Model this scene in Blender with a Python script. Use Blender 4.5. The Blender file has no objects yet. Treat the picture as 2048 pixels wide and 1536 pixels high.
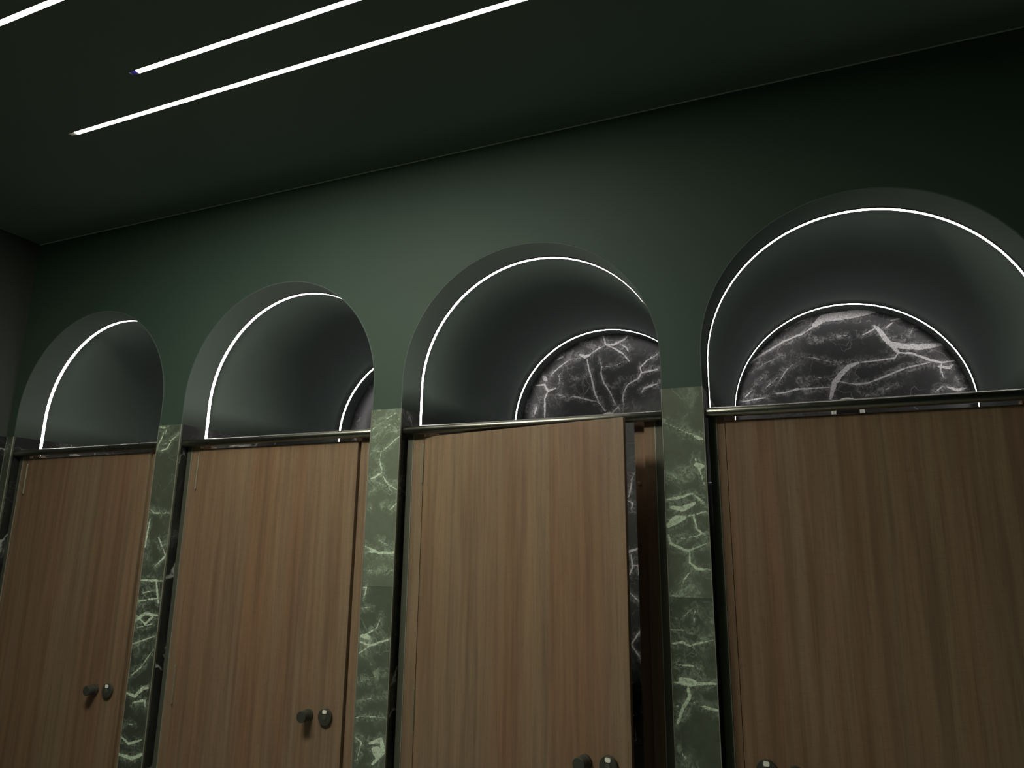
import bpy, bmesh, math
import numpy as np
from mathutils import Vector, Matrix

C = bpy.context.scene.collection
PI = math.pi

# ------------------------------------------------------------------ measures (metres)
PITCH = 1.0            # spacing of the cubicles
HW = 0.0595            # half width of a pillar
R = 0.5 - HW           # radius of the vaults
ZTOP = 2.165           # top of the marble
ZS = 2.255             # springing line of the vaults
ZC = 3.094             # ceiling
DEPTH = 1.105          # depth of the cubicles
XL = -0.9865           # left wall
XR = 4.0595            # right wall
YF = -3.0              # wall behind the camera
JOINTS = [0.389, 0.983, 1.577]

# vein layouts of the stone, back-projected from traced image pixels: (half width, [(x, z), ...])
VEINS_BACK = [[0.0185,[[2.401,2.642],[2.439,2.67],[2.51,2.67],[2.58,2.675],[2.631,2.679]]],[0.0045,[[2.401,2.638],[2.355,2.61],[2.28,2.585],[2.203,2.544],[2.141,2.508],[2.109,2.478]]],[0.01,[[2.628,2.612],[2.647,2.586],[2.663,2.553],[2.686,2.52],[2.703,2.491]]],[0.013,[[2.668,2.537],[2.719,2.517],[2.776,2.507],[2.86,2.51]]],[0.005,[[2.703,2.491],[2.754,2.483],[2.809,2.451],[2.851,2.436],[2.892,2.44]]],[0.0035,[[2.703,2.491],[2.688,2.47],[2.614,2.465],[2.554,2.463]]],[0.011,[[2.554,2.463],[2.518,2.45],[2.481,2.415],[2.458,2.385],[2.448,2.355],[2.438,2.321]]],[0.004,[[2.478,2.388],[2.538,2.371],[2.586,2.375],[2.655,2.4],[2.723,2.425],[2.808,2.44]]],[0.004,[[2.449,2.367],[2.379,2.368],[2.308,2.369],[2.264,2.357],[2.227,2.356]]],[0.0035,[[2.19,2.342],[2.145,2.337],[2.084,2.33]]],[0.002,[[2.326,2.512],[2.39,2.498],[2.444,2.477],[2.492,2.468]]],[0.004,[[2.69,2.629],[2.731,2.636]]],[0.0025,[[2.668,2.6],[2.696,2.62]]],[0.0015,[[2.77,2.596],[2.749,2.56],[2.709,2.549],[2.669,2.545]]],[0.0025,[[2.851,2.436],[2.842,2.407],[2.851,2.376]]],[0.005,[[2.888,2.425],[2.874,2.412],[2.837,2.422]]],[0.0025,[[2.893,2.362],[2.918,2.367]]],[0.003,[[2.813,2.317],[2.841,2.34]]],[0.005,[[2.853,2.339],[2.888,2.322],[2.92,2.327]]],[0.002,[[2.396,2.671],[2.352,2.668],[2.284,2.634]]],[0.0035,[[2.578,2.578],[2.62,2.597],[2.642,2.611]]],[0.0015,[[2.381,2.575],[2.467,2.582],[2.523,2.584]]],[0.002,[[2.302,2.478],[2.27,2.448],[2.237,2.395]]],[0.0015,[[2.325,2.404],[2.383,2.415],[2.425,2.408]]],[0.001,[[2.138,2.459],[2.185,2.488],[2.261,2.522]]],[0.002,[[2.149,2.402],[2.197,2.446]]],[0.0025,[[2.101,2.349],[2.133,2.379]]],[0.001,[[2.177,2.375],[2.24,2.427]]],[0.001,[[2.568,2.323],[2.622,2.334],[2.684,2.36]]],[0.0055,[[1.477,2.69],[1.487,2.65],[1.525,2.643],[1.578,2.664],[1.594,2.678]]],[0.005,[[1.487,2.647],[1.532,2.623],[1.569,2.596],[1.598,2.556]]],[0.0035,[[1.555,2.644],[1.585,2.625],[1.595,2.605]]],[0.003,[[1.487,2.643],[1.449,2.631],[1.394,2.598]]],[0.0085,[[1.359,2.609],[1.386,2.597],[1.41,2.604]]],[0.0045,[[1.394,2.59],[1.401,2.543],[1.416,2.488],[1.43,2.419],[1.452,2.365],[1.481,2.326]]],[0.0025,[[1.363,2.593],[1.308,2.59],[1.252,2.556],[1.212,2.521]]],[0.0035,[[1.452,2.592],[1.466,2.545],[1.462,2.507],[1.476,2.461],[1.505,2.414],[1.526,2.36],[1.555,2.321]]],[0.0015,[[1.466,2.541],[1.53,2.539],[1.575,2.558]]],[0.004,[[1.737,2.58],[1.715,2.568],[1.685,2.555],[1.648,2.521],[1.654,2.499],[1.639,2.47],[1.587,2.445],[1.568,2.409],[1.563,2.38],[1.57,2.342]]],[0.0045,[[1.734,2.507],[1.683,2.5],[1.654,2.495]]],[0.0055,[[1.724,2.438],[1.667,2.424],[1.651,2.403]]],[0.0035,[[1.299,2.398],[1.322,2.408],[1.376,2.393],[1.437,2.374],[1.452,2.365]]],[0.0035,[[1.51,2.313],[1.54,2.344],[1.555,2.318]]],[0.011,[[1.172,2.516],[1.188,2.499]]],[0.006,[[1.131,2.476],[1.18,2.476],[1.196,2.444],[1.236,2.453]]],[0.005,[[1.196,2.44],[1.18,2.407],[1.18,2.314]]],[0.004,[[1.14,2.371],[1.124,2.325]]],[0.0045,[[1.244,2.596],[1.276,2.609]]],[0.0015,[[1.372,2.67],[1.457,2.638]]],[0.0015,[[1.236,2.426],[1.291,2.406]]],[0.001,[[1.315,2.489],[1.37,2.5],[1.416,2.504]]],[0.0015,[[1.26,2.478],[1.252,2.517],[1.276,2.538]]],[0.001,[[1.513,2.435],[1.558,2.469],[1.617,2.479]]],[0.005,[[0.103,2.352],[0.129,2.336],[0.163,2.322],[0.209,2.314]]],[0.0015,[[0.118,2.379],[0.138,2.389],[0.156,2.37]]],[0.0045,[[0.123,2.418],[0.158,2.402],[0.208,2.392]]],[0.002,[[0.178,2.344],[0.207,2.332]]],[0.0025,[[1.613,2.045],[1.594,2.008],[1.59,1.971],[1.58,1.933],[1.562,1.922]]],[0.0065,[[1.551,1.685],[1.616,1.706]]],[0.004,[[1.583,1.685],[1.587,1.624],[1.57,1.588]]],[0.003,[[1.587,1.634],[1.614,1.635],[1.612,1.589]]],[0.0035,[[1.558,1.532],[1.589,1.503],[1.619,1.48]]],[0.0045,[[1.616,1.367],[1.573,1.306],[1.612,1.251]]],[0.0025,[[1.579,0.976],[1.583,0.93],[1.567,0.92]]],[0.004,[[1.552,1.925],[1.595,1.903],[1.589,1.872]]]]
VEINS_C = [[0.002,[[1.938,2.068],[1.965,2.056],[1.999,2.037],[2.045,2.017]]],[0.006,[[2.032,2.02],[2.051,2.012]]],[0.003,[[2.029,1.96],[2.04,1.926],[2.051,1.885]]],[0.0075,[[2.028,1.94],[2.051,1.933]]],[0.0015,[[1.98,1.907],[2.027,1.929]]],[0.001,[[1.949,1.909],[1.993,1.897]]],[0.004,[[1.942,1.842],[1.977,1.847],[2.017,1.859],[2.052,1.832]]],[0.0075,[[1.953,1.822],[1.989,1.816],[2.023,1.833]]],[0.003,[[2.024,1.852],[2.049,1.826]]],[0.0115,[[1.946,1.77],[1.968,1.786],[1.991,1.793]]],[0.002,[[1.988,1.793],[2.054,1.809]]],[0.004,[[1.945,1.747],[1.952,1.721],[1.997,1.702],[2.056,1.725]]],[0.003,[[2.018,1.8],[2.026,1.761],[2.052,1.741]]],[0.002,[[1.972,1.734],[2.018,1.741],[2.051,1.754]]],[0.004,[[2.004,1.702],[2.002,1.67],[2.021,1.654],[2.054,1.653]]],[0.002,[[2.001,1.645],[1.984,1.625],[1.976,1.599]]],[0.002,[[1.946,1.583],[1.986,1.586]]],[0.0015,[[1.996,1.544],[1.97,1.518]]],[0.001,[[2.01,1.551],[2.004,1.501]]],[0.0035,[[1.941,1.456],[1.974,1.462],[1.992,1.454],[2.059,1.473]]],[0.0015,[[1.943,1.492],[1.988,1.493]]],[0.0025,[[1.949,1.4],[1.965,1.404],[1.996,1.403],[2.015,1.397]]],[0.0045,[[1.947,1.358],[1.982,1.354],[2.013,1.36],[2.059,1.363]]],[0.011,[[1.963,1.365],[2.004,1.359]]],[0.0055,[[1.981,1.348],[1.986,1.325],[1.966,1.294],[1.952,1.257]]],[0.002,[[1.948,1.298],[1.998,1.313]]],[0.004,[[2.016,1.304],[2.06,1.298]]],[0.002,[[1.947,1.216],[1.961,1.183],[1.985,1.157]]],[0.0015,[[2.018,1.399],[2.011,1.383]]]]
VEINS_B = [[0.0015,[[0.95,2.099],[0.972,2.109],[0.999,2.13],[1.039,2.148],[1.023,2.161]]],[0.0015,[[0.95,2.063],[0.983,2.095],[1.018,2.111],[1.062,2.133]]],[0.0005,[[0.991,2.095],[1.02,2.088],[1.062,2.086]]],[0.0025,[[0.99,2.019],[1.017,2.037],[1.042,2.059],[1.064,2.072]]],[0.0025,[[0.949,2.025],[0.985,2.019]]],[0.001,[[0.985,2.017],[0.986,1.997]]],[0.001,[[0.957,2.011],[0.979,1.99]]],[0.0035,[[0.981,1.992],[0.99,1.97],[0.994,1.954]]],[0.0035,[[0.949,1.927],[0.964,1.931],[0.982,1.942],[0.992,1.944]]],[0.003,[[0.992,1.95],[1.006,1.926],[1.02,1.91],[1.061,1.886]]],[0.002,[[1.025,1.908],[1.064,1.91]]],[0.0015,[[0.962,1.922],[0.997,1.908],[1.023,1.899],[1.034,1.884]]],[0.0015,[[0.947,1.883],[0.98,1.893]]],[0.001,[[1.004,1.837],[1.062,1.845]]],[0.0025,[[1.061,1.847],[1.032,1.823]]],[0.002,[[0.947,1.838],[0.963,1.825]]],[0.0045,[[0.941,1.707],[0.999,1.683],[1.059,1.687]]],[0.003,[[0.945,1.689],[1.059,1.68]]],[0.003,[[0.996,1.725],[1.048,1.701]]],[0.0025,[[0.944,1.573],[0.959,1.574],[0.949,1.536]]],[0.002,[[0.942,1.508],[0.976,1.513]]],[0.003,[[1.019,1.484],[1.005,1.45],[0.944,1.416]]],[0.004,[[0.942,1.406],[0.983,1.395],[1.057,1.419]]],[0.0075,[[0.948,1.423],[0.982,1.418]]],[0.0025,[[0.943,1.369],[0.991,1.399]]],[0.0025,[[0.939,1.174],[0.964,1.184],[1.013,1.186],[1.055,1.185]]],[0.0025,[[0.94,1.124],[0.97,1.108],[0.957,1.057]]],[0.008,[[1.002,1.109],[1.041,1.122],[1.052,1.092],[1.014,1.051]]],[0.016,[[1.015,1.094],[1.039,1.082]]],[0.001,[[0.955,1.626],[1.01,1.634],[1.052,1.628]]],[0.001,[[0.941,1.28],[1.053,1.32]]],[0.001,[[0.949,1.228],[1.053,1.25]]]]
VEINS_A = [[0.003,[[-0.06,1.841],[-0.029,1.821],[0.058,1.82]]],[0.0045,[[-0.047,1.801],[-0.056,1.692]]],[0.0035,[[0.008,1.731],[0.057,1.662],[0.01,1.623]]],[0.0045,[[-0.058,1.57],[0.056,1.57]]],[0.005,[[0.025,1.563],[0.048,1.49]]],[0.004,[[-0.059,1.493],[0.048,1.508]]],[0.006,[[-0.062,1.418],[-0.014,1.45],[0.05,1.445]]],[0.0045,[[-0.055,1.441],[-0.007,1.413],[0.035,1.445]]],[0.003,[[-0.078,1.333],[0.047,1.372]]],[0.0025,[[-0.058,1.221],[-0.002,1.261],[0.051,1.329]]],[0.0065,[[-0.065,1.171],[-0.015,1.161],[0.021,1.192],[0.046,1.194]]],[0.0045,[[-0.022,1.139],[0.038,1.151],[0.042,1.127]]],[0.0015,[[-0.06,1.062],[0.001,1.068]]],[0.005,[[-0.063,1.023],[-0.017,1.001],[0.046,1.021]]],[0.007,[[-0.062,0.962],[0.011,0.956],[0.054,0.974]]],[0.003,[[-0.047,1.397],[0.029,1.415]]],[0.003,[[-0.037,1.524],[0.014,1.533]]],[0.003,[[-0.059,2.161],[-0.032,2.154],[-0.004,2.161]]],[0.0035,[[-0.029,2.138],[-0.039,2.111],[-0.056,2.079]]],[0.002,[[-0.021,2.088],[0.013,2.103],[0.04,2.118],[0.065,2.138]]],[0.0035,[[-0.039,2.062],[-0.004,2.071],[0.014,2.097]]],[0.0025,[[-0.014,2.159],[-0.021,2.132]]]]


# ------------------------------------------------------------------ node helpers
class NT:
    def __init__(s, name):
        s.m = bpy.data.materials.new(name); s.m.use_nodes = True
        s.t = s.m.node_tree; s.t.nodes.clear()
        s.out = s.t.nodes.new('ShaderNodeOutputMaterial')
    def n(s, typ, **kw):
        nd = s.t.nodes.new(typ)
        for k, v in kw.items(): setattr(nd, k, v)
        return nd
    def l(s, a, b): s.t.links.new(a, b)
    def val(s, sock, v):
        if hasattr(v, 'is_linked') or isinstance(v, bpy.types.NodeSocket): s.l(v, sock)
        else: sock.default_value = v
    def math(s, op, a, b=0.0, c=None, clamp=False):
        nd = s.n('ShaderNodeMath', operation=op, use_clamp=clamp)
        s.val(nd.inputs[0], a); s.val(nd.inputs[1], b)
        if c is not None: s.val(nd.inputs[2], c)
        return nd.outputs[0]
    def vmath(s, op, a, b):
        nd = s.n('ShaderNodeVectorMath', operation=op)
        s.val(nd.inputs[0], a); s.val(nd.inputs[1], b)
        return nd.outputs[0]
    def mapr(s, v, a, b, c=0., d=1., smooth=True):
        nd = s.n('ShaderNodeMapRange', interpolation_type='SMOOTHSTEP' if smooth else 'LINEAR')
        s.val(nd.inputs[0], v); s.val(nd.inputs[1], a); s.val(nd.inputs[2], b); s.val(nd.inputs[3], c); s.val(nd.inputs[4], d)
        return nd.outputs[0]
    def noise(s, vec, scale, detail=4., rough=.55, dist=0., color=False):
        nd = s.n('ShaderNodeTexNoise')
        s.val(nd.inputs['Vector'], vec); nd.inputs['Scale'].default_value = scale
        nd.inputs['Detail'].default_value = detail; nd.inputs['Roughness'].default_value = rough
        nd.inputs['Distortion'].default_value = dist
        return nd.outputs['Color' if color else 'Fac']
    def mix(s, f, a, b):
        nd = s.n('ShaderNodeMix', data_type='RGBA')
        s.val(nd.inputs[0], f); s.val(nd.inputs[6], a); s.val(nd.inputs[7], b)
        return nd.outputs[2]
    def bsdf(s, col, rough=.5, metal=0., spec=.5, normal=None, coat=0.):
        b = s.n('ShaderNodeBsdfPrincipled')
        s.val(b.inputs['Base Color'], col); s.val(b.inputs['Roughness'], rough)
        b.inputs['Metallic'].default_value = metal
        b.inputs['Specular IOR Level'].default_value = spec
        b.inputs['Coat Weight'].default_value = coat
        if normal is not None: s.l(normal, b.inputs['Normal'])
        s.l(b.outputs[0], s.out.inputs[0])
        return b
    def pos(s): return s.n('ShaderNodeNewGeometry').outputs['Position']
    def xyz(s, v):
        nd = s.n('ShaderNodeSeparateXYZ'); s.l(v, nd.inputs[0]); return nd.outputs
    def comb(s, x, y, z):
        nd = s.n('ShaderNodeCombineXYZ'); s.val(nd.inputs[0], x); s.val(nd.inputs[1], y); s.val(nd.inputs[2], z); return nd.outputs[0]
    def bump(s, h, strength=.2, dist=.002):
        nd = s.n('ShaderNodeBump'); nd.inputs['Strength'].default_value = strength; nd.inputs['Distance'].default_value = dist
        s.l(h, nd.inputs['Height']); return nd.outputs[0]

def lin(r, g, b):
    f = lambda c: (c/255/12.92) if c/255 <= .04045 else ((c/255+.055)/1.055)**2.4
    return (f(r), f(g), f(b), 1.)

def paint(name, col, rough=.6, var=.12, spec=.3):
    t = NT(name); p = t.pos()
    n1 = t.noise(p, 1.7, 3.); n2 = t.noise(p, 260., 2.)
    c2 = tuple(x*(1-var) for x in col[:3])+(1.,); c1 = tuple(x*(1+var) for x in col[:3])+(1.,)
    t.bsdf(t.mix(n1, c2, c1), rough, 0., spec, t.bump(n2, .12, .0006)); return t.m

def plain(name, col, rough=.5, metal=0., spec=.5):
    t = NT(name); p = t.pos(); n1 = t.noise(p, 4., 3.)
    c2 = tuple(x*.88 for x in col[:3])+(1.,); c1 = tuple(min(1., x*1.1) for x in col[:3])+(1.,)
    rr = t.mapr(n1, 0., 1., rough*.9, min(1., rough*1.1), False)
    t.bsdf(t.mix(n1, c2, c1), rr, metal, spec); return t.m

def emit(name, col, strength):
    t = NT(name); e = t.n('ShaderNodeEmission'); e.inputs[0].default_value = col; e.inputs[1].default_value = strength
    t.l(e.outputs[0], t.out.inputs[0]); return t.m

def marble(name, base, light, vein_col, traced, fine=1., rough=.38, joint_col=(.05, .06, .05, 1), cloud=1., toned=False):
    """veined stone tiles; 'vein' attribute = distance (m) to the nearest main vein"""
    t = NT(name); p = t.pos(); x, y, z = t.xyz(p)
    # every tile is its own slab of stone
    k = t.math('FLOOR', t.math('DIVIDE', t.math('SUBTRACT', z, .389), .594), 0.)
    q = t.vmath('ADD', p, t.comb(t.math('MULTIPLY', k, 3.71), t.math('MULTIPLY', k, 1.13), t.math('MULTIPLY', k, 2.37)))
    w = t.vmath('SUBTRACT', t.noise(q, 3.2, 4., .6, color=True), (.5, .5, .5))
    ws = t.n('ShaderNodeVectorMath', operation='SCALE'); t.l(w, ws.inputs[0]); ws.inputs[3].default_value = .32
    qw = t.vmath('ADD', q, ws.outputs[0])
    w2 = t.vmath('SUBTRACT', t.noise(q, 26., 4., .65, color=True), (.5, .5, .5))
    ws2 = t.n('ShaderNodeVectorMath', operation='SCALE'); t.l(w2, ws2.inputs[0]); ws2.inputs[3].default_value = .035
    qq = t.vmath('ADD', qw, ws2.outputs[0])
    def ridge(vec, scale, width, detail=2.):
        n = t.noise(vec, scale, detail, .5)
        return t.mapr(t.math('ABSOLUTE', t.math('SUBTRACT', n, .5)), 0., width, 1., 0.)
    # thin secondary veins that come and go
    m1 = t.mapr(t.noise(q, 4.5, 2.), .46, .62)
    m2 = t.mapr(t.noise(t.vmath('ADD', q, (5., 2., 8.)), 5.5, 2.), .5, .64)
    fineA = t.math('MULTIPLY', ridge(qq, 6.5, .011, 1.), m1)
    fineB = t.math('MULTIPLY', ridge(t.vmath('ADD', qq, (3., 7., 1.)), 12., .012, 1.), m2)
    thin = t.math('MULTIPLY', t.math('MAXIMUM', fineA, t.math('MULTIPLY', fineB, .8)), .55*fine, clamp=True)
    # crackle + milky clouds
    ca = t.mapr(t.noise(t.vmath('ADD', qq, (9., 1., 4.)), 5.5, 3.), .52, .74)
    cb = t.mapr(t.noise(qq, 70., 5., .7), .44, .68)
    milky = t.math('MULTIPLY', t.math('MULTIPLY', ca, t.mapr(cb, 0., 1., .25, 1., False)), .42*cloud)
    mottling = t.noise(q, 30., 6., .7)
    col = t.mix(mottling, base, light)
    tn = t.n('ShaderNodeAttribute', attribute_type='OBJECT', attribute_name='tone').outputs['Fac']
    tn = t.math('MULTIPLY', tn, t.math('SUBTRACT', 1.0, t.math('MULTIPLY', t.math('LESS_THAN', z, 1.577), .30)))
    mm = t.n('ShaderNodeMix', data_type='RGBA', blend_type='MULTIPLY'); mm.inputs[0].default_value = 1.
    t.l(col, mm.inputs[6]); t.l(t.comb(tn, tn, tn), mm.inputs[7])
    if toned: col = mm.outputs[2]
    col = t.mix(milky, col, vein_col)
    if traced:
        at = t.n('ShaderNodeAttribute', attribute_name='vein').outputs['Fac']
        j = t.math('MULTIPLY', t.math('SUBTRACT', t.noise(p, 95., 6., .72), .5), .0080)
        j2 = t.math('MULTIPLY', t.math('SUBTRACT', t.noise(p, 30., 3., .55), .5), .0075)
        s_ = t.math('ADD', t.math('ADD', at, j), j2)
        main = t.mapr(s_, -.0011, .0003, 1., 0.)
        # frayed zone around the main veins
        fr = t.mapr(t.math('ADD', at, t.math('MULTIPLY', t.math('SUBTRACT', t.noise(p, 22., 3.), .5), .06)), .001, .022, 1., 0.)
        crack = t.math('MULTIPLY', fr, t.mapr(t.math('ABSOLUTE', t.math('SUBTRACT', t.noise(t.vmath('ADD', p, ws2.outputs[0]), 48., 3.), .5)), 0., .022, 1., 0.))
        speck = t.math('MULTIPLY', fr, t.math('MULTIPLY', cb, .36))
        inner = t.mapr(t.noise(p, 160., 5., .75), .36, .56, .45, 1.)
        v = t.math('MAXIMUM', t.math('MULTIPLY', main, inner), t.math('MAXIMUM', t.math('MULTIPLY', crack, .36), speck))
        v = t.math('MAXIMUM', v, t.math('MULTIPLY', thin, .5))
    else:
        big = t.math('MULTIPLY', ridge(qq, 3.4, .02, 1.), t.mapr(t.noise(q, 6., 2.), .42, .55))
        v = t.math('MAXIMUM', thin, t.math('MULTIPLY', big, t.mapr(t.noise(p, 90., 3.), .3, .7, .55, 1.)))
    col = t.mix(v, col, vein_col)
    # joints
    fz = t.math('FRACT', t.math('DIVIDE', t.math('SUBTRACT', z, .389), .594))
    jt = t.math('LESS_THAN', t.math('MINIMUM', fz, t.math('SUBTRACT', 1., fz)), .0016)
    col = t.mix(t.math('MULTIPLY', jt, .8), col, joint_col)
    t.bsdf(col, rough, 0., .45); return t.m

def wood(name, dark, mid, lightc):
    t = NT(name); p = t.pos(); x, y, z = t.xyz(p)
    at = t.n('ShaderNodeAttribute', attribute_type='OBJECT', attribute_name='board').outputs['Fac']
    off = t.math('MULTIPLY', at, 7.3)
    band = t.noise(t.comb(t.math('ADD', x, off), 0., t.math('MULTIPLY', z, .02)), 9., 5., .7)
    band2 = t.noise(t.comb(t.math('ADD', x, t.math('MULTIPLY', off, 2.)), 0., t.math('MULTIPLY', z, .03)), 34., 4., .65)
    fib = t.noise(t.comb(t.math('ADD', x, off), y, t.math('MULTIPLY', z, .02)), 380., 3., .6)
    weave = t.noise(t.comb(t.math('MULTIPLY', x, .05), y, z), 700., 2., .6)
    tick = t.noise(t.comb(t.math('ADD', x, off), y, t.math('MULTIPLY', z, .09)), 300., 2., .5)
    c = t.mix(t.mapr(band, .36, .64), mid, lightc)
    redd = t.mix(t.mapr(t.noise(t.comb(t.math('ADD', x, t.math('ADD', off, 3.)), 0., t.math('MULTIPLY', z, .025)), 17., 3.), .45, .62), (1, 1, 1, 1), (1.06, .97, .92, 1))
    mul = t.n('ShaderNodeMix', data_type='RGBA', blend_type='MULTIPLY'); mul.inputs[0].default_value = 1.
    t.l(c, mul.inputs[6]); t.l(redd, mul.inputs[7]); c = mul.outputs[2]
    c = t.mix(t.mapr(band2, .42, .68, 0., .5), c, dark)
    c = t.mix(t.mapr(fib, .5, .75, 0., .35), c, dark)
    c = t.mix(t.mapr(weave, .48, .7, 0., .22), c, dark)
    c = t.mix(t.mapr(tick, .66, .74, 0., .35), c, dark)
    sharp = t.noise(t.comb(t.math('ADD', x, off), y, t.math('MULTIPLY', z, .03)), 60., 2., .7)
    c = t.mix(t.mapr(sharp, .50, .56, 0., .16), c, dark)
    t.bsdf(c, .48, 0., .35, t.bump(fib, .15, .0006)); return t.m

# ------------------------------------------------------------------ materials
M = {}
M['wall'] = paint('green_paint', (.040, .070, .049, 1), .62)
M['ceiling'] = paint('dark_green_ceiling_paint', (.095, .138, .108, 1), .62)
M['vault'] = paint('charcoal_paint', (.100, .124, .111, 1), .8, .05, .12)
M['leftwall'] = paint('grey_green_paint', (.045, .052, .044, 1), .6)  # even, greyer green for the left wall
VG = (.66, .80, .60, 1); VW = (.74, .74, .72, 1)
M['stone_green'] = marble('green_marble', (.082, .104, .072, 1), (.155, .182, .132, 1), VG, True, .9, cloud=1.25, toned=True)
M['stone_black'] = marble('black_marble', (.022, .024, .024, 1), (.050, .053, .052, 1), VW, True, 1., joint_col=(.16, .16, .17, 1), cloud=.5)
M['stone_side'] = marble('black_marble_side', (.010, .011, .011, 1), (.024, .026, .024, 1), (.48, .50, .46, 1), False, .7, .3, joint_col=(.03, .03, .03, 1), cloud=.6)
M['wood'] = wood('walnut_laminate', (.105, .066, .040, 1), (.222, .140, .084, 1), (.248, .182, .112, 1))
M['tube'] = plain('dark_bronze_metal', (.24, .24, .20, 1), .28, 1.)
M['channel'] = plain('dark_grey_metal', (.088, .092, .066, 1), .5, .2)
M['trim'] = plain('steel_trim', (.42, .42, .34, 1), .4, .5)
M['knob'] = plain('black_metal', (.075, .080, .062, 1), .38, .4)
M['hinge'] = plain('brushed_bronze', (.36, .33, .23, 1), .38, .6)
M['white'] = plain('white_enamel', (.93, .93, .80, 1), .25)
M['black'] = plain('black_plastic', (.006, .006, .007, 1), .3)
M['floor'] = marble('floor_stone', (.30, .31, .29, 1), (.40, .41, .38, 1), (.5,.52,.48,1), False, .6)
M['housing'] = plain('led_profile', (.06, .065, .06, 1), .6, .1)
M['blue'] = plain('blue_film', (.06, .05, .75, 1), .3)
M['led_arch'] = emit('arch_led', (1.0, .945, .945, 1), 19.)
M['led_ceil'] = emit('ceiling_led', (1.0, .98, .88, 1), 32.)
M['led_fill'] = emit('added_fill_led', (1.0, .98, .84, 1), 330.)  # much stronger glow for the added, unseen fill strips
M['mirror'] = plain('mirror_glass', (.8, .82, .8, 1), .03, 1.)
M['counter'] = plain('counter_stone', (.03, .03, .03, 1), .3)

# ------------------------------------------------------------------ object helpers
def mesh_obj(name, verts, faces, mat, parent=None, smooth=False):
    me = bpy.data.meshes.new(name); me.from_pydata([tuple(v) for v in verts], [], faces); me.update()
    bm = bmesh.new(); bm.from_mesh(me); bmesh.ops.recalc_face_normals(bm, faces=bm.faces); bm.to_mesh(me); bm.free()
    return _link(name, me, mat, parent, smooth)

def _link(name, me, mat, parent, smooth=False):
    if smooth:
        for f in me.polygons: f.use_smooth = True
    if mat: me.materials.append(mat)
    o = bpy.data.objects.new(name, me); C.objects.link(o)
    if parent: o.parent = parent
    return o

def bm_obj(name, bm, mat, parent=None, smooth=False):
    bmesh.ops.recalc_face_normals(bm, faces=bm.faces)
    me = bpy.data.meshes.new(name); bm.to_mesh(me); bm.free()
    return _link(name, me, mat, parent, smooth)

def add_box(bm, x0, x1, y0, y1, z0, z1, bev=0.):
    r = bmesh.ops.create_cube(bm, size=1., matrix=Matrix.Translation(((x0+x1)/2, (y0+y1)/2, (z0+z1)/2)) @ Matrix.Diagonal((x1-x0, y1-y0, z1-z0, 1)))
    if bev:
        es = list({e for v in r['verts'] for e in v.link_edges})
        bmesh.ops.bevel(bm, geom=es, offset=bev, segments=2, affect='EDGES', profile=.5)

def add_cyl(bm, p, axis, r, h, seg=40, bev=0.):
    """cylinder whose base centre is p, growing along axis"""
    a = Vector(axis).normalized(); q = a.to_track_quat('Z', 'Y').to_matrix().to_4x4()
    m = Matrix.Translation(Vector(p)+a*h/2) @ q
    g = bmesh.ops.create_cone(bm, cap_ends=True, segments=seg, radius1=r, radius2=r, depth=h, matrix=m)
    if bev:
        es = [e for e in {e for v in g['verts'] for e in v.link_edges} if any(len(f.verts) > 4 for f in e.link_faces)]
        bmesh.ops.bevel(bm, geom=es, offset=bev, segments=2, affect='EDGES', profile=.5)

def box(name, x0, x1, y0, y1, z0, z1, mat, parent=None, bev=0.):
    bm = bmesh.new(); add_box(bm, x0, x1, y0, y1, z0, z1, bev); return bm_obj(name, bm, mat, parent)

def struct(o): o['kind'] = 'structure'; return o

def thing(name, label, cat, loc=(0, 0, 0), group=None):
    o = bpy.data.objects.new(name, None); C.objects.link(o); o.location = loc; o.empty_display_size = .1
    o['label'] = label; o['category'] = cat
    if group: o['group'] = group
    return o

def tag(o, label, cat, group=None):
    o['label'] = label; o['category'] = cat
    if group: o['group'] = group
    return o

def sub(parent, o, label=None):
    """hang o (built in world coordinates) under parent"""
    o.parent = parent
    o.matrix_parent_inverse = Matrix.Translation(-Vector(parent.location))
    if label: o['label'] = label
    return o

def seg_dist(px, pz, veins):
    """distance of points to the vein polylines minus their half width (tapering to the ends)"""
    best = np.full(px.shape, .2)
    for hw, pts in veins:
        xs = [a[0] for a in pts]; zs = [a[1] for a in pts]
        sel = np.where((px > min(xs)-.05) & (px < max(xs)+.05) & (pz > min(zs)-.05) & (pz < max(zs)+.05))[0]
        if not len(sel): continue
        X = px[sel]; Z = pz[sel]; b = best[sel]; n = len(pts)-1
        for i in range(n):
            (ax, az), (bx, bz) = pts[i], pts[i+1]
            dx, dz = bx-ax, bz-az; L = dx*dx+dz*dz+1e-9
            t = np.clip(((X-ax)*dx+(Z-az)*dz)/L, 0, 1)
            u = (i+t)/n
            taper = 1.-.45*np.abs(2*u-1)**2
            b = np.minimum(b, np.hypot(X-ax-t*dx, Z-az-t*dz)-hw*taper)
        best[sel] = b
    return best

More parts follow.
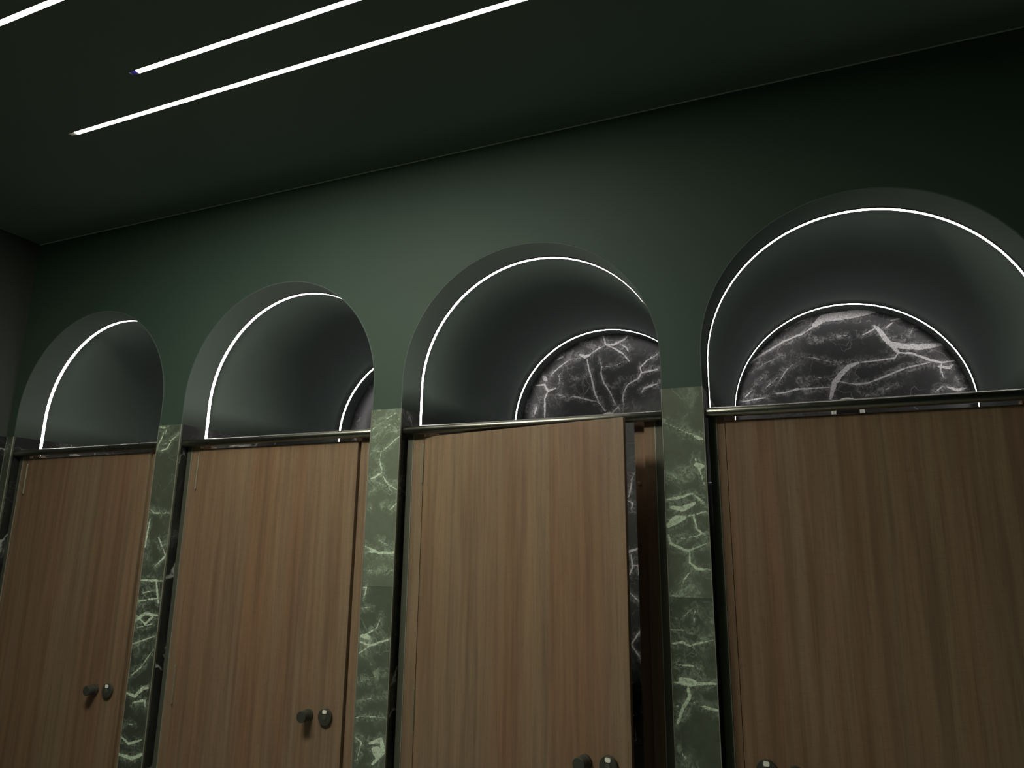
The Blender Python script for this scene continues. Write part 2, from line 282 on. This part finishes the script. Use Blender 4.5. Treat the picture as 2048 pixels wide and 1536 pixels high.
def vein_grid(name, xs, zs, y, mat, veins, parent=None, thick=.02):
    """front sheet of stone facing -y with a fine grid carrying the vein distance, closed to a slab"""
    nx, nz = len(xs), len(zs)
    X, Z = np.meshgrid(xs, zs)
    co = np.stack([X.ravel(), np.full(X.size, y), Z.ravel()], -1)
    i = np.arange(nx-1)[None, :] + nx*np.arange(nz-1)[:, None]; i = i.ravel()
    quads = np.stack([i, i+1, i+1+nx, i+nx], -1)
    x0, x1, z0, z1 = xs[0], xs[-1], zs[0], zs[-1]
    back = np.array([[x0, y+thick, z0], [x1, y+thick, z0], [x1, y+thick, z1], [x0, y+thick, z1]])
    n0 = len(co); a, b, c, d = 0, nx-1, nx*nz-1, nx*(nz-1)
    verts = np.concatenate([co, back])
    extra = [[n0+1, n0, n0+3, n0+2]]
    me = bpy.data.meshes.new(name)
    # side faces as ngons along the borders
    bot = list(range(0, nx)); top = list(range(nx*(nz-1), nx*nz)); lef = list(range(0, nx*nz, nx)); rig = list(range(nx-1, nx*nz, nx))
    faces = quads.tolist()+extra+[bot[::-1]+[n0, n0+1], top+[n0+2, n0+3], lef+[n0+3, n0], rig[::-1]+[n0+1, n0+2]]
    me.from_pydata(verts.tolist(), [], faces)
    at = me.attributes.new('vein', 'FLOAT', 'POINT')
    d_ = seg_dist(verts[:, 0], verts[:, 2], veins)
    at.data.foreach_set('value', d_.astype(np.float32))
    me.update()
    return _link(name, me, mat, parent)

def arch_pts(cx, r, n=64):
    return [(cx+r*math.cos(PI-PI*i/n), ZS+r*math.sin(PI-PI*i/n)) for i in range(n+1)]   # left to right

# ------------------------------------------------------------------ the room
XE = 3+HW+1.0    # last pillar line
STALLS = [-.5, .5, 1.5, 2.5, 3.5]
struct(box('floor', XL-.1, XR+.1, YF-.1, DEPTH+.12, -.1, 0, M['floor']))

# arched wall above the pillars: front skin, soffit lip and back skin, one closed mesh
def arched_wall():
    bm = bmesh.new(); RO = R+.004; y0, y1 = 0., .10
    def slab(xa, za, xb, zb):
        # vertical prism between the lower edge (xa,za)-(xb,zb) and the ceiling
        v = [bm.verts.new(c) for c in ((xa, y0, za), (xb, y0, zb), (xb, y0, ZC), (xa, y0, ZC), (xa, y1, za), (xb, y1, zb), (xb, y1, ZC), (xa, y1, ZC))]
        for f in ((0, 1, 2, 3), (5, 4, 7, 6), (0, 4, 5, 1), (3, 2, 6, 7)): bm.faces.new([v[k] for k in f])
    prev = XL
    for c in STALLS:
        slab(prev, ZTOP, c-RO, ZTOP)
        P_ = [(c-RO, ZTOP)] + arch_pts(c, RO) + [(c+RO, ZTOP)]
        for a, b in zip(P_[1:-2], P_[2:-1]): slab(a[0], a[1], b[0], b[1])
        # upright lips below the springing line
        for X in (c-RO, c+RO):
            vs = [bm.verts.new(q) for q in ((X, y0, ZTOP), (X, y1, ZTOP), (X, y1, ZS), (X, y0, ZS))]; bm.faces.new(vs)
        prev = c+RO
    slab(prev, ZTOP, XR, ZTOP)
    bmesh.ops.remove_doubles(bm, verts=bm.verts, dist=1e-5)
    return struct(bm_obj('wall_arched', bm, M['wall']))
arched_wall()
struct(box('trim_1', XL, XR, -.0030, .0, ZC-.0030, ZC, plain('sealant', (.42, .48, .42, 1), .5)))

# ceiling with shallow slots for three linear lamps and three added fill strips
STRIPS = [(-.594, .034, 1.84), (-.754, .516, 1.66), (-1.043, -.62, 1.10), (-1.20, .42, 1.30), (-1.36, .35, 1.40), (-1.54, .50, 1.20)]  # last three strips are unseen, added to brighten the wall and doors
SW = .0085      # half width of a slot
def ceiling():
    bm = bmesh.new(); lo = ZC; hi = ZC+.06
    ys = [(YF-.1)]
    for y, a, b in sorted(STRIPS):
        add_box(bm, XL-.1, XR+.1, ys[-1], y-SW, lo, hi)
        add_box(bm, XL-.1, a, y-SW, y+SW, lo, hi); add_box(bm, b, XR+.1, y-SW, y+SW, lo, hi)
        add_box(bm, a, b, y-SW, y+SW, lo+.012, hi)
        ys.append(y+SW)
    add_box(bm, XL-.1, XR+.1, ys[-1], .11, lo, hi)
    return struct(bm_obj('ceiling', bm, M['ceiling']))
ceiling()
LBL = ['long slim ceiling light strip nearest the arched wall', 'middle slim ceiling light strip with a blue tip at its end',
       'slim ceiling light strip crossing the top left corner of the photo',
       'first added fill light strip above the viewer, out of view', 'second added fill light strip above the viewer, out of view', 'third added fill light strip, out of view, farthest from the arched wall']
for i, (y, a, b) in enumerate(STRIPS):
    t = thing('ceiling_light_strip', LBL[i], 'ceiling light', (a, y, ZC), 'slim linear lights recessed in the dark ceiling')
    bm = bmesh.new()
    add_box(bm, a, b, y-SW, y-SW+.0012, ZC-.0008, ZC+.012); add_box(bm, a, b, y+SW-.0012, y+SW, ZC-.0008, ZC+.012)
    sub(t, bm_obj('housing', bm, M['housing']))
    sub(t, box('diffuser', a+.028, b-.028, y-SW+.0012, y+SW-.0012, ZC-.0009, ZC+.008, M['led_ceil' if i < 3 else 'led_fill']), 'glowing white diffuser')
    e1 = sub(t, box('end_cap', a, a+.028, y-SW+.0012, y+SW-.0012, ZC+.002, ZC+.012, M['blue'] if i == 1 else M['white']), 'blue end cap' if i == 1 else 'pale end cap')
    sub(t, box('end_cap', b-.028, b, y-SW+.0012, y+SW-.0012, ZC+.002, ZC+.012, M['white']), 'pale end cap')

# side walls, wall behind the camera
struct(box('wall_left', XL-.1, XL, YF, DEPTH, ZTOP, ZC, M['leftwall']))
struct(box('wall_right', XR, XR+.1, YF, DEPTH, 0, ZC, M['wall']))
struct(box('wall_front', XL-.1, XR+.1, YF-.1, YF, 0, ZC, M['wall']))
o = box('wall_left', XL-.1, XL+.002, YF, -.003, 0, ZTOP, M['stone_side']); struct(o)

# partition walls between the cubicles and their vaults
for k in range(-1, 5):
    xa, xb = k-HW, k+HW
    if k == -1: xa = XL
    if k == 4: xb = XR
    struct(box('partition_wall', xa, xb, .0085, DEPTH, 0, ZTOP, M['stone_side']))
for c in STALLS:
    bm = bmesh.new(); n = 72
    def ring(r, y):
        return [bm.verts.new((c-r, y, ZTOP))] + [bm.verts.new((x, y, z)) for x, z in arch_pts(c, r, n)] + [bm.verts.new((c+r, y, ZTOP))]
    a = ring(R, .0); b = ring(R, DEPTH); a2 = ring(R+.0035, .0); b2 = ring(R+.0035, DEPTH)
    for i in range(len(a)-1):
        bm.faces.new((a[i], a[i+1], b[i+1], b[i])); bm.faces.new((a2[i+1], a2[i], b2[i], b2[i+1]))
        bm.faces.new((a[i+1], a[i], a2[i], a2[i+1]))
        bm.faces.new((b[i], b[i+1], b2[i+1], b2[i]))
    for i in (0, -1):
        bm.faces.new((a[i], b[i], b2[i], a2[i]))
    o = bm_obj('vaulted_ceiling', bm, M['vault'], smooth=True)
    for p in o.data.polygons:
        if abs(p.normal.y) > .5: p.use_smooth = False
    struct(o)
# mass above the vaults keeps light out of the void
struct(box('ceiling_slab', XL-.1, XR+.1, .11, DEPTH+.12, ZS+R+.02, ZC+.06, M['ceiling']))

# rear marble wall of the cubicles, fine where the photo looks through the arches
xs = [XL, -.5, 0.0, .6, .80]
xs += list(np.arange(.81, .945, .005)) + [1.0, 1.05] + list(np.arange(1.06, 1.945, .004)) + [2.0, 2.05] + list(np.arange(2.06, 2.945, .004)) + [3.0, 3.5, XR]
zs = [0., .5] + list(np.arange(.86, 2.16, .006)) + list(np.arange(2.16, 2.72, .004)) + [2.8]
struct(vein_grid('wall_back', np.array(xs), np.array(zs), DEPTH, M['stone_black'], VEINS_BACK, thick=.08))

# ------------------------------------------------------------------ pillars
PL = {-1: ('narrow green marble half pillar in the corner by the left wall', None),
      0: ('green marble pillar between the first and second doors from the left', VEINS_A),
      1: ('green marble pillar between the second door and the ajar door', VEINS_B),
      2: ('green marble pillar right of the ajar door, widest in view', VEINS_C),
      3: ('green marble pillar right of the last door, at the right edge', None),
      4: ('green marble half pillar in the far right corner', None)}
for k, (lab, ve) in PL.items():
    xa, xb = k-HW, k+HW
    if k == -1: xa = XL+.0022
    if k == 4: xb = XR-.002
    t = thing('marble_pillar', lab, 'pillar', (k if k > -1 else (xa+xb)/2, 0, 0), 'marble faced pillars between the cubicles')
    vv = ve
    if ve is None: vv = [(h, [(x+k-2, z) for x, z in q]) for h, q in VEINS_C] if k > 0 else [(h, [(x-1, z) for x, z in q]) for h, q in VEINS_A]
    xs = np.linspace(xa+.0004, xb-.0004, 30); zs = np.array([0., .5]+list(np.arange(.80, ZTOP, .0045))+[ZTOP])
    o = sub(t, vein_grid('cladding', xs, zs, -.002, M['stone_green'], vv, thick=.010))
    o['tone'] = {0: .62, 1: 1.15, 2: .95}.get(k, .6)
    for X in (xa, xb-.0016):
        sub(t, box('edge_trim', X, X+.0016, -.0030, .0005, 0, ZTOP, M['trim']), 'thin steel edge strip')

# ------------------------------------------------------------------ cubicle fronts
YD0, YD1 = .036, .051       # door leaf
ZD = 2.068                  # top of the doors
short = ['leftmost cubicle', 'second cubicle from left', 'cubicle with ajar door', 'rightmost cubicle in view', 'cubicle past right edge']
for i, c in enumerate(STALLS):
    x0 = c-.5; mir = i >= 3
    t = thing('cubicle_frame', 'wood and metal door frame with round top rail, %s' % short[i], 'door frame', (c, .05, 0), 'frames around the cubicle doors')
    def mx(v): return x0+1-v if mir else x0+v
    def bx(nm, a, b, *r, **k):
        a, b = mx(a), mx(b); return box(nm, min(a, b), max(a, b), *r, **k)
    bm = bmesh.new(); add_cyl(bm, (c-R+.0025, .0218, 2.090), (1, 0, 0), .0150, 2*R-.005, 48, .002)
    sub(t, bm_obj('head_rail', bm, M['tube'], smooth=True), 'round dark bronze tube across the opening')
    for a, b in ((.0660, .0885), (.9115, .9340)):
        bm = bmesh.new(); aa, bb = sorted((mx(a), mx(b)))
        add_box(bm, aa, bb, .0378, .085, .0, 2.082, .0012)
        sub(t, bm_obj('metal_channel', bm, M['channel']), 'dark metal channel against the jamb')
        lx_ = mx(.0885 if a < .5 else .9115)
        sub(t, box('channel_highlight', lx_-.0011, lx_+.0011, .0368, .0485, .14, 2.076, M['trim']), 'thin pale strip standing in for the highlight on the channel edge')  # pale strip added as the highlight line between channel and stile
    # hinge stile and lock stile, each a rebated board
    for (a, b, r0, r1) in ((.0898, .130, .130, .168), (.8785 if not mir else .8885, .9102, .846 if not mir else .862, .8785 if not mir else .8885)):
        bm = bmesh.new(); aa, bb = sorted((mx(a), mx(b))); ra, rb = sorted((mx(r0), mx(r1)))
        add_box(bm, aa, bb, .0385, .085, .14, 2.081, .0008); add_box(bm, ra, rb, .0535, .085, .14, 2.081, .0008)
        o = sub(t, bm_obj('stile', bm, M['wood'])); o['board'] = float(i*2+.3+a)
    for z in (1.895,):
        bm = bmesh.new(); add_cyl(bm, (mx(.857 if not mir else .872), .0533, z), (0, -1, 0), .0052, .0035, 24, .001)
        sub(t, bm_obj('bumper', bm, M['hinge'], smooth=False), 'small round door buffer')

DL = ['walnut brown cubicle door at the far left, closed', 'second walnut brown cubicle door from the left, closed',
      'walnut brown cubicle door standing ajar, swung outward', 'walnut brown cubicle door at the right, closed with lock on its left']
for i, c in enumerate(STALLS[:5]):
    x0 = c-.5; mir = i >= 3
    wd = .735 if not mir else .755
    hx = x0+.132 if not mir else x0+1-.132
    lab = DL[i] if i < 4 else 'walnut brown cubicle door past the right edge of the photo'
    t = thing('cubicle_door', lab, 'door', (hx, YD0, .12), 'walnut cubicle doors')
    sg = -1 if mir else 1
    def X(v): return hx+sg*v        # v measured from the hinge edge
    bm = bmesh.new(); a, b = sorted((X(.001), X(wd))); add_box(bm, a, b, YD0, YD1, .12, ZD, .0012)
    leaf = sub(t, bm_obj('door_leaf', bm, M['wood'])); leaf['board'] = float(i)*1.37+.2
    for z in (1.978, 1.208):
        bm = bmesh.new()
        add_cyl(bm, (X(-.001), YD0-.0025, z-.065), (0, 0, 1), .0040, .064, 20, .001)
        add_cyl(bm, (X(-.001), YD0-.0025, z+.001), (0, 0, 1), .0040, .064, 20, .001)
        add_cyl(bm, (X(-.001), YD0-.0025, z-.066), (0, 0, 1), .0032, .132, 16)
        sub(t, bm_obj('hinge', bm, M['hinge'], smooth=False), 'slim bronze hinge barrel')
    lx = wd-.063; lz = 1.160
    if mir: lx = wd-.053
    # knob: flared cylinder on a rose
    bm = bmesh.new(); kx = X(lx-.069)
    add_cyl(bm, (kx, YD0, lz), (0, -1, 0), .0185, .012, 40, .001)
    add_cyl(bm, (kx, YD0-.010, lz), (0, -1, 0), .0165, .010, 40, .001)
    add_cyl(bm, (kx, YD0-.018, lz), (0, -1, 0), .0182, .024, 40, .0022)
    sub(t, bm_obj('door_knob', bm, M['knob'], smooth=False), 'dark cylindrical knob')
    bm = bmesh.new(); ox = X(lx)
    add_cyl(bm, (ox, YD0, lz), (0, -1, 0), .0260, .010, 56, .0018)
    lk = sub(t, bm_obj('lock', bm, M['knob']), 'round dark lock plate')
    bm = bmesh.new(); add_cyl(bm, (ox, YD0-.0095, lz-.001), (0, -1, 0), .0078, .0028, 32, .0008)
    add_box(bm, ox-.0048, ox+.0048, YD0-.0132, YD0-.0118, lz-.0018, lz-.0002)
    o = bm_obj('coin_slot', bm, M['channel']); sub(t, o); o.parent = lk; o.matrix_parent_inverse = Matrix.Translation(-Vector(t.location)) 
    o['label'] = 'slotted release in the lock'
    bm = bmesh.new(); add_box(bm, ox-.0078, ox+.0078, YD0-.0115, YD0-.0098, lz+.0105, lz+.0220)
    es = [e for e in bm.edges if abs((e.verts[0].co-e.verts[1].co).y) > .0005]
    bmesh.ops.bevel(bm, geom=es, offset=.0038, segments=4, affect='EDGES', profile=.5)
    o = bm_obj('indicator_window', bm, M['white']); o.parent = lk; o.matrix_parent_inverse = Matrix.Translation(-Vector(t.location)); o['label'] = 'white vacancy indicator'
    lk_children = [o for o in lk.children]
    for ch in lk_children: ch.matrix_parent_inverse = Matrix.Identity(4)
    if i == 2: t.rotation_euler = (0, 0, -math.radians(11.6))

# ------------------------------------------------------------------ arched lamps in the vaults
def arc_lamp(c, y, z0, lab, grp):
    t = thing('arched_light_strip', lab, 'light strip', (c, y, z0), grp)
    n = 96
    def band(nm, ra, rb, w, mat, lb=None, dy=0.):
        bm = bmesh.new(); prev = None
        def path(r):
            pts = [(c-r, z0)] + arch_pts(c, r, n) + [(c+r, z0)]; return pts
        A, B = path(ra), path(rb)
        for (ax, az), (bx_, bz) in zip(A, B):
            q = [bm.verts.new(v) for v in ((ax, y+dy-w, az), (ax, y+dy+w, az), (bx_, y+dy+w, bz), (bx_, y+dy-w, bz))]
            if prev:
                for j in range(4): bm.faces.new((prev[j], prev[(j+1) % 4], q[(j+1) % 4], q[j]))
            else: bm.faces.new(q)
            prev = q
        bm.faces.new(prev[::-1])
        o = bm_obj(nm, bm, mat); sub(t, o, lb); return o
    band('profile', R-.0002, R-.0022, .0076, M['housing'], 'slim metal profile')
    band('profile', R-.0023, R-.0042, .0007, M['housing'], None, -.0069)
    band('profile', R-.0023, R-.0042, .0007, M['housing'], None, .0069)
    band('diffuser', R-.0023, R-.0040, .0061, M['led_arch'], 'glowing white diffuser')
    return t
for i, c in enumerate(STALLS):
    arc_lamp(c, .1245, 1.90, 'arched white light strip near the front of the vault, %s' % short[i], 'outer arched light strips')
for i, c in enumerate(STALLS):
    arc_lamp(c, 1.0145, 1.90, 'arched white light strip at the rear of the vault, %s' % short[i], 'inner arched light strips')

# ------------------------------------------------------------------ fittings on the rear wall
for i, c in enumerate(STALLS):
    t = thing('air_vent', 'round white air vent on the rear wall, %s' % short[i], 'vent', (c, DEPTH, 2.256), 'round vents on the rear wall')
    bm = bmesh.new(); prof = [(.044, 0.), (.061, 0.), (.061, .010), (.058, .014), (.047, .014), (.044, .010)]; n = 56; rings = []
    for k in range(n):
        a = 2*PI*k/n; rings.append([bm.verts.new((c-.003+r*math.cos(a), DEPTH-h, 2.256+r*math.sin(a))) for r, h in prof])
    for k in range(n):
        A, B = rings[k], rings[(k+1) % n]
        for j in range(len(prof)): bm.faces.new((A[j], A[(j+1) % len(prof)], B[(j+1) % len(prof)], B[j]))
    sub(t, bm_obj('vent_ring', bm, M['white'], smooth=False), 'white rim')
    bm = bmesh.new(); add_cyl(bm, (c-.003, DEPTH-.0005, 2.256), (0, -1, 0), .0438, .005, 48)
    sub(t, bm_obj('vent_core', bm, M['black']), 'dark opening')

t = thing('paper_dispenser', 'black wall dispenser seen through the gap of the ajar door', 'dispenser', (1.53, DEPTH, 1.02))
sub(t, box('casing', 1.452, 1.606, DEPTH-.10, DEPTH-.0002, 1.026, 1.172, M['black'], bev=.006))
sub(t, box('release_tab', 1.590, 1.601, DEPTH-.1012, DEPTH-.0995, 1.045, 1.048, M['trim'], bev=.0004), 'small shiny tab')

# ------------------------------------------------------------------ camera
cam = bpy.data.cameras.new('camera'); co = bpy.data.objects.new('camera', cam); C.objects.link(co)
cam.sensor_width = 36.; cam.lens = 1409.893/2048*36.; cam.clip_start = .02
yaw, pitch, roll = -0.3926145, 0.2262637, 0.0103278
fw = Vector((math.sin(yaw)*math.cos(pitch), math.cos(yaw)*math.cos(pitch), math.sin(pitch)))
r_ = Vector((math.cos(yaw), -math.sin(yaw), 0)); u_ = r_.cross(fw)
cr, sr = math.cos(roll), math.sin(roll)
rr = cr*r_+sr*u_; uu = -sr*r_+cr*u_
co.matrix_world = Matrix(((rr.x, uu.x, -fw.x, 2.310364), (rr.y, uu.y, -fw.y, -2.040004), (rr.z, uu.z, -fw.z, 1.709574), (0, 0, 0, 1)))
S = bpy.context.scene
S.camera = co
S.view_settings.view_transform = 'Standard'; S.view_settings.look = 'None'; S.view_settings.gamma = 1.; S.view_settings.use_curve_mapping = False
S.view_settings.exposure = 0.
w = bpy.data.worlds.new('world'); S.world = w; w.use_nodes = True
w.node_tree.nodes['Background'].inputs[0].default_value = (0, 0, 0, 1)
